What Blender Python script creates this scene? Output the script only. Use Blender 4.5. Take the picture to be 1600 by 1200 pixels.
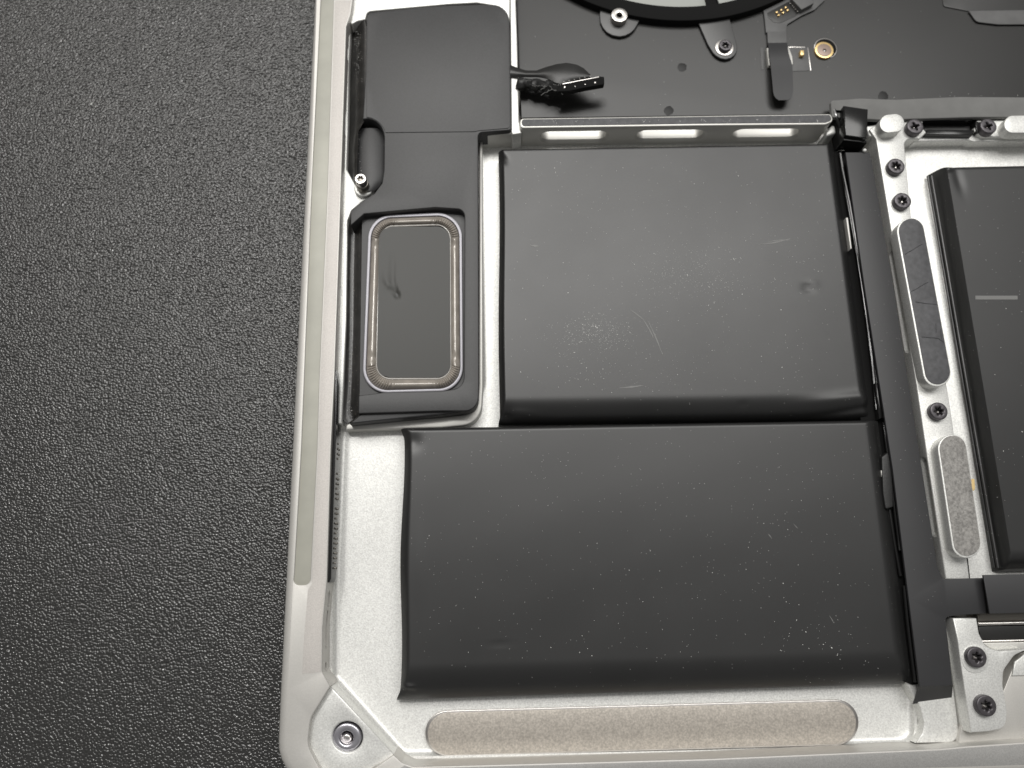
import bpy, bmesh, math, random
from mathutils import Vector, Matrix
random.seed(7)
for o in list(bpy.data.objects): bpy.data.objects.remove(o)
SC = bpy.context.scene
COL = SC.collection
MM = 0.001

# ------------------------------------------------------------------ camera
H = 120.0                                   # mm above the rim of the case
F = 1200.0                                  # focal length in photo pixels
vy = Vector((-92, 4860, -1200)).normalized()
vx = Vector((45200, 1100, -1200)).normalized()
k = vx.dot(vy) / 2
X = (vx - k * vy).normalized(); Y = (vy - k * vx)
Y = (Y - X.dot(Y) * X).normalized(); Z = X.cross(Y)
R = Matrix((X, Y, Z))                        # camera -> world
cam_d = bpy.data.cameras.new('camera'); cam = bpy.data.objects.new('camera', cam_d); COL.objects.link(cam)
cam.matrix_world = Matrix.Translation((0, 0, H * MM)) @ R.to_4x4()
cam_d.sensor_width = 36; cam_d.lens = F * 36 / 1600
cam_d.clip_start = 0.005; cam_d.clip_end = 20
cam_d.dof.use_dof = True; cam_d.dof.focus_distance = 0.122; cam_d.dof.aperture_fstop = 20
SC.camera = cam

# ------------------------------------------------------------------ light
w = bpy.data.worlds.new('World'); SC.world = w; w.use_nodes = True
nt = w.node_tree; bg = nt.nodes['Background']
bg.inputs[0].default_value = (1.0, 0.99, 0.97, 1); bg.inputs[1].default_value = 0.20

def area(name, loc, size, sizey, watts, color, target=(0, 0.02, 0)):
    l = bpy.data.lights.new(name, 'AREA'); l.shape = 'RECTANGLE'; l.size = size; l.size_y = sizey
    l.energy = watts; l.color = color
    o = bpy.data.objects.new(name, l); COL.objects.link(o); o.location = loc
    d = Vector(target) - Vector(loc); o.rotation_euler = d.to_track_quat('-Z', 'Y').to_euler()
    return o
area('ceiling_or_fill_lamp', (0.12, 0.50, 0.95), 0.95, 0.44, 7.8, (1.0, 0.985, 0.955))
area('ceiling_or_fill_lamp', (-0.66, 0.80, 1.0), 0.6, 0.6, 2.4, (1.0, 0.96, 0.90))  # added fill lamp with no known source, brightens the table's upper left
area('ceiling_or_fill_lamp', (-0.24, 0.40, 1.05), 0.10, 0.10, 1.9, (1.0, 0.985, 0.96))
SC.view_settings.view_transform = 'Standard'; SC.view_settings.look = 'None'
SC.view_settings.exposure = 0; SC.view_settings.gamma = 1

# ------------------------------------------------------------------ helpers
def P(px, py, z=0.0):
    """point of the place (mm) seen at photo pixel px,py on the level z (mm)"""
    d = R @ Vector((px - 800.0, 600.0 - py, -F))
    t = (z - H) / d.z
    return Vector((d.x * t, d.y * t, z))

def rnd(pts):
    """[(x,y[,r])] -> rounded outline"""
    n = len(pts); out = []
    for i in range(n):
        p = pts[i]; r = p[2] if len(p) > 2 else 0
        v = Vector(p[:2])
        if not r: out.append((v.x, v.y)); continue
        a = Vector(pts[i - 1][:2]) - v; b = Vector(pts[(i + 1) % n][:2]) - v
        la, lb = a.length, b.length; a.normalize(); b.normalize()
        ang = a.angle(b); t = min(r / math.tan(ang / 2), la * .49, lb * .49); rr = t * math.tan(ang / 2)
        c = v + (a + b).normalized() * (rr / math.sin(ang / 2))
        s = v + a * t - c; e = v + b * t - c
        tot = s.angle(e); sg = 1 if s.x * e.y - s.y * e.x > 0 else -1
        m = max(4, int(tot / 0.2))
        for j in range(m + 1):
            q = tot * j / m * sg
            out.append((c.x + s.x * math.cos(q) - s.y * math.sin(q), c.y + s.x * math.sin(q) + s.y * math.cos(q)))
    return out

def L(pts, z):
    """photo outline -> mm outline on level z"""
    return [tuple(P(x, y, z)[:2]) for x, y in rnd(pts)]

def capsule(ax, ay, bx, by, r, n=14):
    a = Vector((ax, ay)); b = Vector((bx, by)); d = (b - a).normalized(); ph = math.atan2(d.y, d.x)
    out = []
    for c, st in ((b, -math.pi / 2), (a, math.pi / 2)):
        for i in range(n + 1):
            t = ph + st + math.pi * i / n; out.append((c.x + r * math.cos(t), c.y + r * math.sin(t)))
    return out

def circ(cx, cy, r, n=32): return [(cx + r * math.cos(2 * math.pi * i / n), cy + r * math.sin(2 * math.pi * i / n)) for i in range(n)]
def area2(l): return sum(l[i - 1][0] * l[i][1] - l[i][0] * l[i - 1][1] for i in range(len(l)))
def clean(l):
    o = []
    for p in l:
        if not o or (p[0] - o[-1][0]) ** 2 + (p[1] - o[-1][1]) ** 2 > 1e-5: o.append(p)
    if (o[0][0] - o[-1][0]) ** 2 + (o[0][1] - o[-1][1]) ** 2 < 1e-5: o.pop()
    return o
def inset(l, d):
    n = len(l); o = []
    for i in range(n):
        a = Vector(l[i - 1]); b = Vector(l[i]); c = Vector(l[(i + 1) % n])
        n1 = Vector((-(b - a).y, (b - a).x)).normalized(); n2 = Vector((-(c - b).y, (c - b).x)).normalized()
        m = n1 + n2
        if m.length < 1e-6: o.append(tuple(b)); continue
        m.normalize(); o.append(tuple(b + m * d / max(.5, m.dot(n1))))
    return o

def solid(bm, loops, zt, zb, b=0.1, seg=3, prof=None, bottom=True):
    tops = []; bots = []
    for li, l in enumerate(loops):
        l = clean(l)
        a = area2(l)
        if (li == 0 and a < 0) or (li > 0 and a > 0): l = l[::-1]
        pr = prof if (prof and li == 0) else [(0, zb)] + ([(b * (1 - math.cos(math.pi / 2 * s / seg)), zt - b + b * math.sin(math.pi / 2 * s / seg)) for s in range(seg + 1)] if b else [(0, zt)])
        rings = []
        for ins, z in pr:
            ll = inset(l, ins) if ins else l
            rings.append([bm.verts.new((p[0], p[1], z)) for p in ll])
        n = len(l)
        for r0, r1 in zip(rings, rings[1:]):
            for i in range(n):
                f = bm.faces.new((r0[i], r0[(i + 1) % n], r1[(i + 1) % n], r1[i])); f.smooth = True
        tops.append(rings[-1]); bots.append(rings[0])
    def fill(rs, up):
        es = []
        for r in rs:
            for i in range(len(r)):
                es.append(bm.edges.get((r[i], r[(i + 1) % len(r)])))
        g = bmesh.ops.triangle_fill(bm, use_beauty=True, use_dissolve=False, edges=es, normal=(0, 0, 1))
        for f in g['geom']:
            if isinstance(f, bmesh.types.BMFace):
                f.normal_update()
                if (f.normal.z > 0) != up: f.normal_flip()
    fill(tops, True)
    if bottom: fill(bots, False)
    return bm

WL = {}
def build(name, bm, mat, parent=None, origin=None, sharp=35):
    """link the bmesh (mm, world) as one object with its own origin"""
    if isinstance(bm, (list, tuple)):
        pass
    vs = [v.co for v in bm.verts]
    if origin is None:
        lo = [min(v[i] for v in vs) for i in range(3)]; hi = [max(v[i] for v in vs) for i in range(3)]
        origin = Vector(((lo[0] + hi[0]) / 2, (lo[1] + hi[1]) / 2, lo[2]))
    origin = Vector(origin)
    for v in bm.verts: v.co = (v.co - origin) * MM
    me = bpy.data.meshes.new(name); bm.to_mesh(me); bm.free()
    me.set_sharp_from_angle(angle=math.radians(sharp))
    me.materials.append(mat)
    o = bpy.data.objects.new(name, me); COL.objects.link(o)
    wl = origin * MM
    o.location = wl - (WL[parent.name] if parent else Vector((0, 0, 0)))
    if parent: o.parent = parent
    WL[o.name] = wl
    return o

def slab(name, pts, zt, zb, mat, parent, b=0.1, holes=(), prof=None, raw=False, bottom=True, seg=3, hz=None):
    bm = bmesh.new()
    f = (lambda q, z: [tuple(P(x, y, z)[:2]) for x, y in q]) if raw else L
    hz = zt if hz is None else hz
    solid(bm, [f(pts, zt)] + [f(h, zt) for h in holes], zt, zb, b, seg=seg, prof=prof, bottom=bottom)
    return build(name, bm, mat, parent)

def cutter(c, s, n, hl, hh, depth, flare=0.35):
    """a capsule shaped pocket cutter: centre c, along s, wall normal n (outwards), half length, half height"""
    bm = bmesh.new(); up = Vector((0, 0, 1)); rings = []
    for off, g in ((1.2, flare + 1.0), (0.0, flare), (-flare, 0.0), (-depth, 0.0)):
        q = capsule(-(hl - hh), 0, hl - hh, 0, hh + g, 8)
        rings.append([bm.verts.new(c + s * x + up * y + n * off) for x, y in q])
    m = len(rings[0])
    for a, b in zip(rings, rings[1:]):
        for i in range(m): bm.faces.new((a[i], a[(i + 1) % m], b[(i + 1) % m], b[i])).smooth = True
    bm.faces.new(rings[0][::-1]); bm.faces.new(rings[-1])
    bmesh.ops.recalc_face_normals(bm, faces=bm.faces)
    return bm

def carve(o, cutters):
    tmp = []
    wl = WL[o.name]
    for cb in cutters:
        for v in cb.verts: v.co = v.co * MM - wl
        me = bpy.data.meshes.new('c'); cb.to_mesh(me); cb.free()
        c = bpy.data.objects.new('c', me); COL.objects.link(c)
        c.location = wl; tmp.append(c)
        m = o.modifiers.new('b', 'BOOLEAN'); m.operation = 'DIFFERENCE'; m.object = c; m.solver = 'EXACT'
    bpy.context.view_layer.update()
    dg = bpy.context.evaluated_depsgraph_get()
    me = bpy.data.meshes.new_from_object(o.evaluated_get(dg))
    o.modifiers.clear(); o.data = me; me.set_sharp_from_angle(angle=math.radians(35))
    for c in tmp: bpy.data.objects.remove(c)

def strip(bm, rows, th=None):
    """quad grid from rows of mm points"""
    g = [[bm.verts.new(p) for p in r] for r in rows]
    for a, b in zip(g, g[1:]):
        for i in range(len(a) - 1): bm.faces.new((a[i], a[i + 1], b[i + 1], b[i])).smooth = True
    bmesh.ops.recalc_face_normals(bm, faces=bm.faces)
    s = sum(f.normal.z for f in bm.faces)
    if s < 0:
        for f in bm.faces: f.normal_flip()
    if th:
        bm.normal_update()
        r = bmesh.ops.extrude_face_region(bm, geom=list(bm.faces))
        bmesh.ops.translate(bm, verts=[v for v in r['geom'] if isinstance(v, bmesh.types.BMVert)], vec=(0, 0, -th))
        bmesh.ops.recalc_face_normals(bm, faces=bm.faces)
    return bm

def tube(pts, r, n=10, jitter=0):
    bm = bmesh.new(); rings = []
    m = len(pts)
    for i, p in enumerate(pts):
        d = (pts[min(i + 1, m - 1)] - pts[max(i - 1, 0)]).normalized()
        u = d.cross(Vector((0, 0, 1))).normalized(); v = u.cross(d)
        rr = r if not callable(r) else r(i / (m - 1))
        rings.append([bm.verts.new(p + (u * math.cos(2 * math.pi * q / n) + v * math.sin(2 * math.pi * q / n)) * rr * (1 + random.uniform(-jitter, jitter))) for q in range(n)])
    for a, b in zip(rings, rings[1:]):
        for q in range(n): bm.faces.new((a[q], a[(q + 1) % n], b[(q + 1) % n], b[q])).smooth = True
    bm.faces.new(rings[0]); bm.faces.new(rings[-1][::-1])
    bmesh.ops.recalc_face_normals(bm, faces=bm.faces)
    return bm

# ------------------------------------------------------------------ materials
def mat(name, base, rough=.5, metal=0.0, bump=None, mott=None, rvar=None, spec=.5, coat=0, aniso=None, speck=None):
    m = bpy.data.materials.new(name); m.use_nodes = True; t = m.node_tree; N = t.nodes; K = t.links
    b = N['Principled BSDF']
    b.inputs['Base Color'].default_value = (*base, 1); b.inputs['Roughness'].default_value = rough
    b.inputs['Metallic'].default_value = metal; b.inputs['Specular IOR Level'].default_value = spec
    if coat: b.inputs['Coat Weight'].default_value = coat; b.inputs['Coat Roughness'].default_value = .12
    tc = N.new('ShaderNodeTexCoord')
    def noise(scale, detail=3, rough_=.55):
        n = N.new('ShaderNodeTexNoise'); n.inputs['Scale'].default_value = scale; n.inputs['Detail'].default_value = detail
        n.inputs['Roughness'].default_value = rough_
        K.new(tc.outputs['Object'], n.inputs['Vector']); return n
    def ramp(src, a, b_, c0, c1):
        r = N.new('ShaderNodeMapRange'); r.inputs[1].default_value = a; r.inputs[2].default_value = b_
        r.inputs[3].default_value = c0; r.inputs[4].default_value = c1; K.new(src, r.inputs[0]); return r.outputs[0]
    col = None
    if mott:                                    # [(scale, amount)]
        for sc, am in mott:
            n = noise(sc, 2); f = ramp(n.outputs['Fac'], .3, .7, 1 - am, 1 + am)
            mx = N.new('ShaderNodeVectorMath'); mx.operation = 'SCALE'
            if col is None: mx.inputs[0].default_value = base
            else: K.new(col, mx.inputs[0])
            K.new(f, mx.inputs['Scale']); col = mx.outputs[0]
    if speck:                                   # (scale, size, colour) tiny pale dust grains
        for sc, sz, cl in speck:
            v = N.new('ShaderNodeTexVoronoi'); v.inputs['Scale'].default_value = sc
            K.new(tc.outputs['Object'], v.inputs['Vector'])
            th = ramp(v.outputs['Distance'], sz * .6, sz, 1, 0)
            s2 = N.new('ShaderNodeSeparateColor'); K.new(v.outputs['Color'], s2.inputs[0])
            g = N.new('ShaderNodeMath'); g.operation = 'GREATER_THAN'; g.inputs[1].default_value = .72; K.new(s2.outputs[0], g.inputs[0])
            mu = N.new('ShaderNodeMath'); mu.operation = 'MULTIPLY'; K.new(th, mu.inputs[0]); K.new(g.outputs[0], mu.inputs[1])
            mx = N.new('ShaderNodeMix'); mx.data_type = 'RGBA'
            K.new(mu.outputs[0], mx.inputs['Factor'])
            if col is None: mx.inputs['A'].default_value = (*base, 1)
            else: K.new(col, mx.inputs['A'])
            mx.inputs['B'].default_value = (*cl, 1); col = mx.outputs['Result']
    if col is not None: K.new(col, b.inputs['Base Color'])
    if rvar:
        n = noise(rvar[0], 3); K.new(ramp(n.outputs['Fac'], .3, .7, rough - rvar[1], rough + rvar[1]), b.inputs['Roughness'])
    if bump:                                    # [(scale, height_mm)]
        prev = None
        for sc, hmm in bump:
            n = noise(sc, 2); bp = N.new('ShaderNodeBump'); bp.inputs['Strength'].default_value = 1
            bp.inputs['Distance'].default_value = hmm * MM; K.new(n.outputs['Fac'], bp.inputs['Height'])
            if prev: K.new(prev, bp.inputs['Normal'])
            prev = bp.outputs[0]
        K.new(prev, b.inputs['Normal'])
    return m

M_alu = mat('anodised_aluminium', (.80, .80, .775), .46, .5, bump=[(5000, .020)], mott=[(4200, .15), (60, .03)])
M_ripple = mat('ribbed_rubber_grey', (.36, .325, .285), .25, .1, mott=[(500, .15)], coat=.8)
M_braid = mat('black_braid', (.014, .014, .014), .45, 0, bump=[(3000, .03)])
M_skin = mat('rim_film', (.60, .57, .54), .55, .25, bump=[(6000, .01)], mott=[(6500, .10), (60, .04)])
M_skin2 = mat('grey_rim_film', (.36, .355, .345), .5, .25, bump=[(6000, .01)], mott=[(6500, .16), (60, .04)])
M_scuff = mat('pale_scuff', (.16, .16, .155), .55, spec=.9)
M_spot = mat('dull_spot', (.010, .010, .010), .5, spec=.4)
M_streak = mat('faint_streak', (.052, .051, .048), .46, spec=.9)
M_rim = mat('rim_aluminium', (.60, .585, .555), .5, .5, bump=[(6000, .008)], mott=[(5000, .04), (45, .04)])
M_mach = mat('machined_aluminium', (.68, .67, .635), .45, .45, bump=[(3000, .004)], mott=[(80, .05)])
M_steel = mat('bright_steel', (.60, .575, .55), .28, 1.0, mott=[(900, .08)])
M_cell = mat('black_battery_film', (.014, .014, .014), .40, 0, spec=.74, bump=[(9000, .0012), (140, .004)], mott=[(90, .10)], rvar=(50, .02), speck=[(1500, .10, (.30, .30, .29))])
M_plast = mat('black_moulded_plastic', (.032, .032, .033), .5, 0, spec=.65, bump=[(6500, .010)], mott=[(3500, .15), (120, .06)])
M_film = mat('black_insulating_film', (.016, .0157, .015), .37, 0, spec=.5, bump=[(90, .004), (7000, .001)], mott=[(70, .10)], speck=[(700, .06, (.2, .2, .19))])
M_strap = mat('matt_black_film', (.028, .028, .030), .5, 0, spec=.6, bump=[(7000, .002)], mott=[(100, .06)], speck=[(900, .06, (.3, .3, .29))])
M_gloss = mat('gloss_black_plastic', (.012, .012, .012), .16, 0, bump=[(500, .006)])
M_dirty = mat('dusty_black_plastic', (.02, .019, .018), .28, 0, bump=[(1500, .02)], mott=[(400, .6)], speck=[(2600, .18, (.30, .27, .20))])
M_foam = mat('grey_foam_tape', (.19, .19, .185), .85, 0, bump=[(4000, .008)], mott=[(300, .08)])
M_black = mat('deep_black', (.006, .006, .006), .8, spec=.2)
M_screw = mat('black_oxide_steel', (.10, .093, .10), .38, .6, bump=[(4000, .004)], mott=[(1500, .2)])
M_gasket = mat('pale_green_gasket', (.38, .375, .325), .45, 0.1, mott=[(300, .05), (40, .10)])
M_padd = mat('dark_adhesive_pad', (.085, .085, .09), .55, 0, bump=[(900, .03), (5000, .01)], mott=[(1200, .2), (200, .12)])
M_padg = mat('grey_adhesive_pad', (.29, .28, .265), .6, .1, bump=[(2500, .02)], mott=[(2600, .35), (300, .1)])
M_tan = mat('tan_adhesive_pad', (.50, .46, .41), .36, .35, bump=[(5000, .012)], mott=[(3600, .20), (900, .06)])
M_ring = mat('lavender_ring', (.24, .235, .255), .35, .4)
M_surr = mat('smoked_translucent_rubber', (.17, .155, .135), .35, 0.1, mott=[(500, .15)], coat=.6)
M_diaph = mat('driver_panel', (.035, .035, .031), .40, 0, spec=.35, bump=[(4000, .003)])
M_flex = mat('grey_flex_circuit', (.105, .105, .105), .5, 0, bump=[(3000, .003)], mott=[(500, .1)])
M_gold = mat('gold_plate', (.88, .64, .30), .32, .7)
M_copper = mat('copper_head', (.33, .25, .21), .4, .3)
M_post = mat('zinc_post', (.52, .51, .55), .3, .9, mott=[(700, .12)])
M_white = mat('white_plastic', (.8, .8, .78), .5)
M_dust = mat('pale_dust', (.85, .85, .82), .8)
M_ear = mat('satin_black_steel', (.05, .05, .05), .45, 0, spec=.9)
M_mark = mat('dull_scuff', (.13, .13, .125), .6)
M_yellow = mat('yellow_chip', (.75, .55, .25), .6)
M_brown = mat('brown_steel', (.30, .28, .25), .35, .8)
M_fan = mat('fan_grey', (.30, .31, .29), .5, .3)

def leather():
    m = bpy.data.materials.new('black_leatherette'); m.use_nodes = True; t = m.node_tree; N = t.nodes; K = t.links
    b = N['Principled BSDF']; b.inputs['Base Color'].default_value = (.030, .0295, .0285, 1); b.inputs['Roughness'].default_value = .19; b.inputs['Specular IOR Level'].default_value = .72
    tc = N.new('ShaderNodeTexCoord')
    wn = N.new('ShaderNodeTexNoise'); wn.inputs['Scale'].default_value = 1800; wn.inputs['Detail'].default_value = 2
    K.new(tc.outputs['Object'], wn.inputs['Vector'])
    ad = N.new('ShaderNodeVectorMath'); ad.operation = 'MULTIPLY_ADD'
    K.new(wn.outputs['Color'], ad.inputs[0]); ad.inputs[1].default_value = (.00028,) * 3; K.new(tc.outputs['Object'], ad.inputs[2])
    v = N.new('ShaderNodeTexVoronoi'); v.feature = 'SMOOTH_F1'; v.inputs['Scale'].default_value = 2550; v.inputs['Smoothness'].default_value = .12
    K.new(ad.outputs[0], v.inputs['Vector'])
    sq = N.new('ShaderNodeMath'); sq.operation = 'MULTIPLY'; K.new(v.outputs['Distance'], sq.inputs[0]); K.new(v.outputs['Distance'], sq.inputs[1])
    inv = N.new('ShaderNodeMath'); inv.operation = 'SUBTRACT'; inv.inputs[0].default_value = 1; K.new(sq.outputs[0], inv.inputs[1])
    bp = N.new('ShaderNodeBump'); bp.inputs['Strength'].default_value = 1; bp.inputs['Distance'].default_value = .00014
    K.new(inv.outputs[0], bp.inputs['Height'])
    n2 = N.new('ShaderNodeTexNoise'); n2.inputs['Scale'].default_value = 200; K.new(tc.outputs['Object'], n2.inputs['Vector'])
    bp2 = N.new('ShaderNodeBump'); bp2.inputs['Distance'].default_value = .00006; K.new(n2.outputs['Fac'], bp2.inputs['Height']); K.new(bp.outputs[0], bp2.inputs['Normal'])
    K.new(bp2.outputs[0], b.inputs['Normal'])
    return m
M_leather = leather()

# ------------------------------------------------------------------ setting
TZ = -12.0
bm = bmesh.new()
q = [bm.verts.new((x, y, TZ)) for x, y in ((-900, -700), (900, -700), (900, 1100), (-900, 1100))]
bm.faces.new(q)
table = build('tabletop', bm, M_leather); table['kind'] = 'structure'

lap = bpy.data.objects.new('laptop', None); COL.objects.link(lap); lap.location = Vector((20, 0, TZ)) * MM
WL['laptop'] = Vector(lap.location)
lap['label'] = 'upturned silver laptop with its bottom cover off, black battery cells and speaker showing'
lap['category'] = 'laptop'

# ------------------------------------------------------------------ case
outer = [(516, -500), (491, 0), (468, 450), (446, 900), (437, 1080), (430, 1235, 105), (1000, 1228), (2100, 1195), (2100, -500)]
hole = [(570, -440), (551, 0), (548, 22), (541, 42), (535, 225), (530, 380), (523, 580), (517, 700), (511, 905),
        (504, 980), (503, 1050, 12), (516, 1072), (485, 1122, 40), (480, 1165, 40), (503, 1208, 30), (540, 1226), (565, 1214), (586, 1200), (615, 1180),
        (628, 1192, 10), (645, 1198), (700, 1197), (1100, 1186), (1470, 1170), (1511, 1166), (1600, 1160), (2050, 1140), (2050, -440)]
groove = [(511, -320), (496, 0), (487, 300), (475, 600), (471, 700), (460, 895), (458, 914, 11), (484, 914, 11), (485, 895), (495, 700), (498, 600), (511, 300), (521, 0), (537, -320)]
case = slab('outer_case', outer, 0, TZ + .6, M_rim, lap, b=.14, holes=[hole, groove],
            prof=[(.9, TZ + .05), (.2, TZ + .9), (0, TZ + 3), (0, -.75), (.08, -.5), (.3, -.25), (.7, -.08), (1.15, 0)])
cuts = []
for (x, y, hl) in ((540, 70, 1.2), (536, 180, 2.2), (532, 296, .9), (528, 447, .9), (526, 520, 2.6), (509, 937, 1.2), (507, 985, 2.8), (505, 1045, .7)):
    a = P(x, y - 30, -2.6); b_ = P(x - 1.5, y + 30, -2.6); s = (b_ - a).normalized(); n = Vector((-s.y, s.x, 0)).normalized()
    if n.x < 0: n = -n
    c = P(x, y, 0); c = Vector((c.x, c.y, -2.6))
    cuts.append(cutter(c, s, n, hl, .55, .9, .15))
carve(case, cuts)
floor_ = slab('case_floor', [(560, -430), (480, 1215), (2040, 1215), (2040, -430)], -6.0, TZ + .7, M_rim, lap, b=0)
slab('gasket_strip', [(510, -321), (495, 0), (486, 300), (474, 600), (470, 700), (459, 895), (457, 915, 11), (485, 915, 11), (486, 895), (496, 700), (499, 600), (512, 300), (522, 0), (538, -321)], -.22, -.9, M_gasket, lap, b=.05)
slab('battery_tray', [(533, 667, 8), (531, 700), (522, 920), (521, 1058, 12), (630, 1180, 22), (1100, 1170), (1424, 1160, 22), (1424, 1085), (1365, 640), (1325, 208), (748, 213), (754, 600, 40), (735, 655, 20), (690, 664)],
     -5.9, -6.05, M_alu, lap, prof=[(-.45, -6.05), (-.45, -5.0), (0, -5.0)] + [(.9 * (1 - math.cos(a_)), -5.0 - .9 * math.sin(a_)) for a_ in [math.pi / 2 * q_ / 6 for q_ in range(1, 7)]])
slab('rim_film', [(523.5, 0), (548.5, 0), (545.5, 22), (539, 42), (533, 225), (528, 380), (521, 580), (515, 700), (509, 905), (502, 980), (501, 1050), (472, 1053), (475, 1000), (481, 922), (487.5, 912), (488, 895), (497.5, 700), (500.5, 600), (513.5, 300)], .03, -.01, M_skin, lap, b=.02)
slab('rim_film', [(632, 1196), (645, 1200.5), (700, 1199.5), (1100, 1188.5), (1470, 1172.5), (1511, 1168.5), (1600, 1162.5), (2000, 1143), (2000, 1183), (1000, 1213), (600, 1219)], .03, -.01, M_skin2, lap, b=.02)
# corner pocket with its threaded post
slab('corner_plate', [(516, 1071), (484, 1123, 38), (479.5, 1165, 38), (503, 1208, 28), (540, 1224), (565, 1212), (586, 1198), (617, 1180)], -1.3, -6.02, M_alu, lap, b=.25, holes=[circ(543, 1151, 24)])
slab('threaded_post', circ(542, 1152, 22.5), -1.75, -6.02, M_post, lap, b=.3, holes=[circ(541.5, 1153, 10.5)], raw=True)
slab('post_thread', circ(541, 1154, 10), -3.2, -6.02, M_steel, lap, b=.5, raw=True)
# tray two and the bottom right machined steps
slab('strap_tray', [(1400, 1040), (1437, 1103), (1444, 1130), (1441, 1146, 8), (1431, 1161), (1498, 1160, 20), (1497, 1130), (1470, 920), (1400, 920)], -3.3, -6.03, M_alu, lap, b=.18)
slab('lower_step', [(1496, 1166), (1506, 1120), (1560, 1100), (1580, 1050), (1584, 1040, 20), (1604, 1020), (1900, 1008), (1900, 1150), (1600, 1163), (1512, 1170)], -2.6, -6.03, M_rim, lap, b=.1)
slab('inner_boss', [(1582, 1056), (1586, 1034), (1604, 1020), (1800, 1012), (1800, 1050)], -2.3, -2.62, M_alu, lap, b=.1)
plate = slab('bracket_plate', [(1489, 966), (1526, 966), (1530, 990), (1540, 1010, 20), (1560, 1017, 10), (1606, 1014), (1585, 1024, 18), (1568, 1048, 20), (1567, 1070), (1574, 1112), (1572, 1138, 24), (1545, 1143), (1517, 1145), (1501, 1034), (1497, 1003)],
             -.6, -6.03, M_alu, lap, b=.18)
slab('screw_seat', capsule(1524, 1028, 1524.5, 1031, 21), -.5, -.62, M_alu, lap, b=.06, raw=True)
# trackpad edge bars
slab('trackpad_bar', [(1527, 955), (1900, 948), (1900, 965), (1528, 972)], -3.2, -6.02, M_brown, lap, b=.4)
slab('trackpad_trim', [(1528, 971.5), (1900, 964.5), (1900, 971), (1529, 978)], -3.0, -6.02, M_gold if False else M_steel, lap, b=.3)
slab('trackpad_edge', [(1529, 979), (1900, 972), (1900, 992), (1533, 1000)], -3.3, -6.02, M_film, lap, b=.05)
slab('trackpad_trim', [(1533, 1000.5), (1900, 992.5), (1900, 996), (1534, 1004)], -3.0, -6.02, M_steel, lap, b=.15)
slab('trackpad_sill', [(1536, 1004.5), (1900, 996.5), (1900, 1014), (1562, 1018, 10), (1545, 1012)], -2.9, -6.02, M_mach, lap, b=.2)

# ------------------------------------------------------------------ cross bar
bar = slab('cross_bar', [(813, 185, 5), (1298, 178, 5), (1303, 189, 6), (1290, 194.5), (1100, 196), (812, 200, 6)], 0, -6.02, M_mach, lap, b=.14)
slab('bar_seal', [(815.5, 186.5, 4), (1297, 179.5, 4), (1300, 188, 5), (1290, 191.5), (1100, 193), (815, 197, 5)], .07, -.05, M_padd, lap, b=.03)
bw = slab('bar_root', [(742, 196), (812, 190), (816, 204), (812, 209, 3), (746, 212)], -1.6, -6.02, M_mach, lap, b=.2)
slab('speaker_wall', [(796, -420), (805, -420), (806, 0), (808, 60), (811, 190), (815, 208), (801, 210), (799, 206), (797.5, 30)], -.9, -6.02, M_alu, lap, b=.2)
a = P(813, 200, 0); b_ = P(1290, 194.5, 0); s = (b_ - a).normalized(); n = Vector((s.y, -s.x, 0))
cuts = []
for x0, x1 in ((845, 949), (994, 1100), (1144, 1250)):
    xm = (x0 + x1) / 2; t = (xm - 813) / (1290 - 813)
    ed = a + (b_ - a) * t
    zc = -3.15
    c = Vector((ed.x, ed.y, zc))
    # keep the hole where the photo shows it along the bar
    pc = P(xm, 215, zc); c = c + s * ((pc - c).dot(s))
    hl = (x1 - x0) / 2 / 8.75
    cuts.append(cutter(c, s, n, hl - .1, 1.45, 3.0, .5))
carve(bar, cuts)
# bright liner behind the slots
slab('bar_liner', [(830, 176), (1270, 171), (1270, 180), (830, 185.5)], -3.7, -6.02, M_mach, lap, b=0)

# top left landing of the case
slab('upper_landing', [(566, -420), (552, 0), (549.5, 22), (546, 40, 4), (558, 33, 6), (571, 30), (573.5, 18, 8), (700, 6.5), (745, 4), (770, 8), (788, 20), (796, 38), (797, 0), (795, -420)], -1.0, -6.02, M_alu, lap, b=.2)
slab('side_ledge', [(548, 45), (545, 100), (543.5, 200), (541.5, 264), (552, 283), (566, 288), (588, 294, 6), (580, 308, 5), (566, 315), (549, 329, 6), (543, 345, 6), (541, 500), (534, 662), (519, 662), (524, 400), (531, 200), (539, 45)], -2.7, -6.02, M_alu, lap, b=.2)
slab('wall_strip', [(525, 577), (527.5, 600), (525, 680), (522, 760), (517, 905, 3), (512, 914, 3), (512.5, 896), (518, 760), (521, 680)], -.5, -4.2, M_gloss, lap, b=.1)
# row of vent holes in a liner on the side wall
bm = bmesh.new()
for i in range(26):
    y = 690 + i * 7.9
    if i in (4, 5, 12): continue
    for r_ in range(2 if i % 3 else 1):
        zc = -2.2 - 1.1 * r_
        t = (y - 680) / 225
        e = P(519.5 - 6.5 * t + 0.0, y, 0)
        c = Vector((e.x + .62, e.y, zc))
        vs = [bm.verts.new(c + Vector((0.0, math.cos(q) * .17, math.sin(q) * .17))) for q in [2 * math.pi * j / 8 for j in range(8)]]
        v2 = [bm.verts.new(v.co + Vector((-.25, 0, 0))) for v in vs]
        bm.faces.new(vs)
        for j in range(8): bm.faces.new((vs[j], vs[(j + 1) % 8], v2[(j + 1) % 8], v2[j]))
bmesh.ops.recalc_face_normals(bm, faces=bm.faces)
vh = build('vent_plug', bm, M_brown, lap); vh['kind'] = 'stuff'

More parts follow.
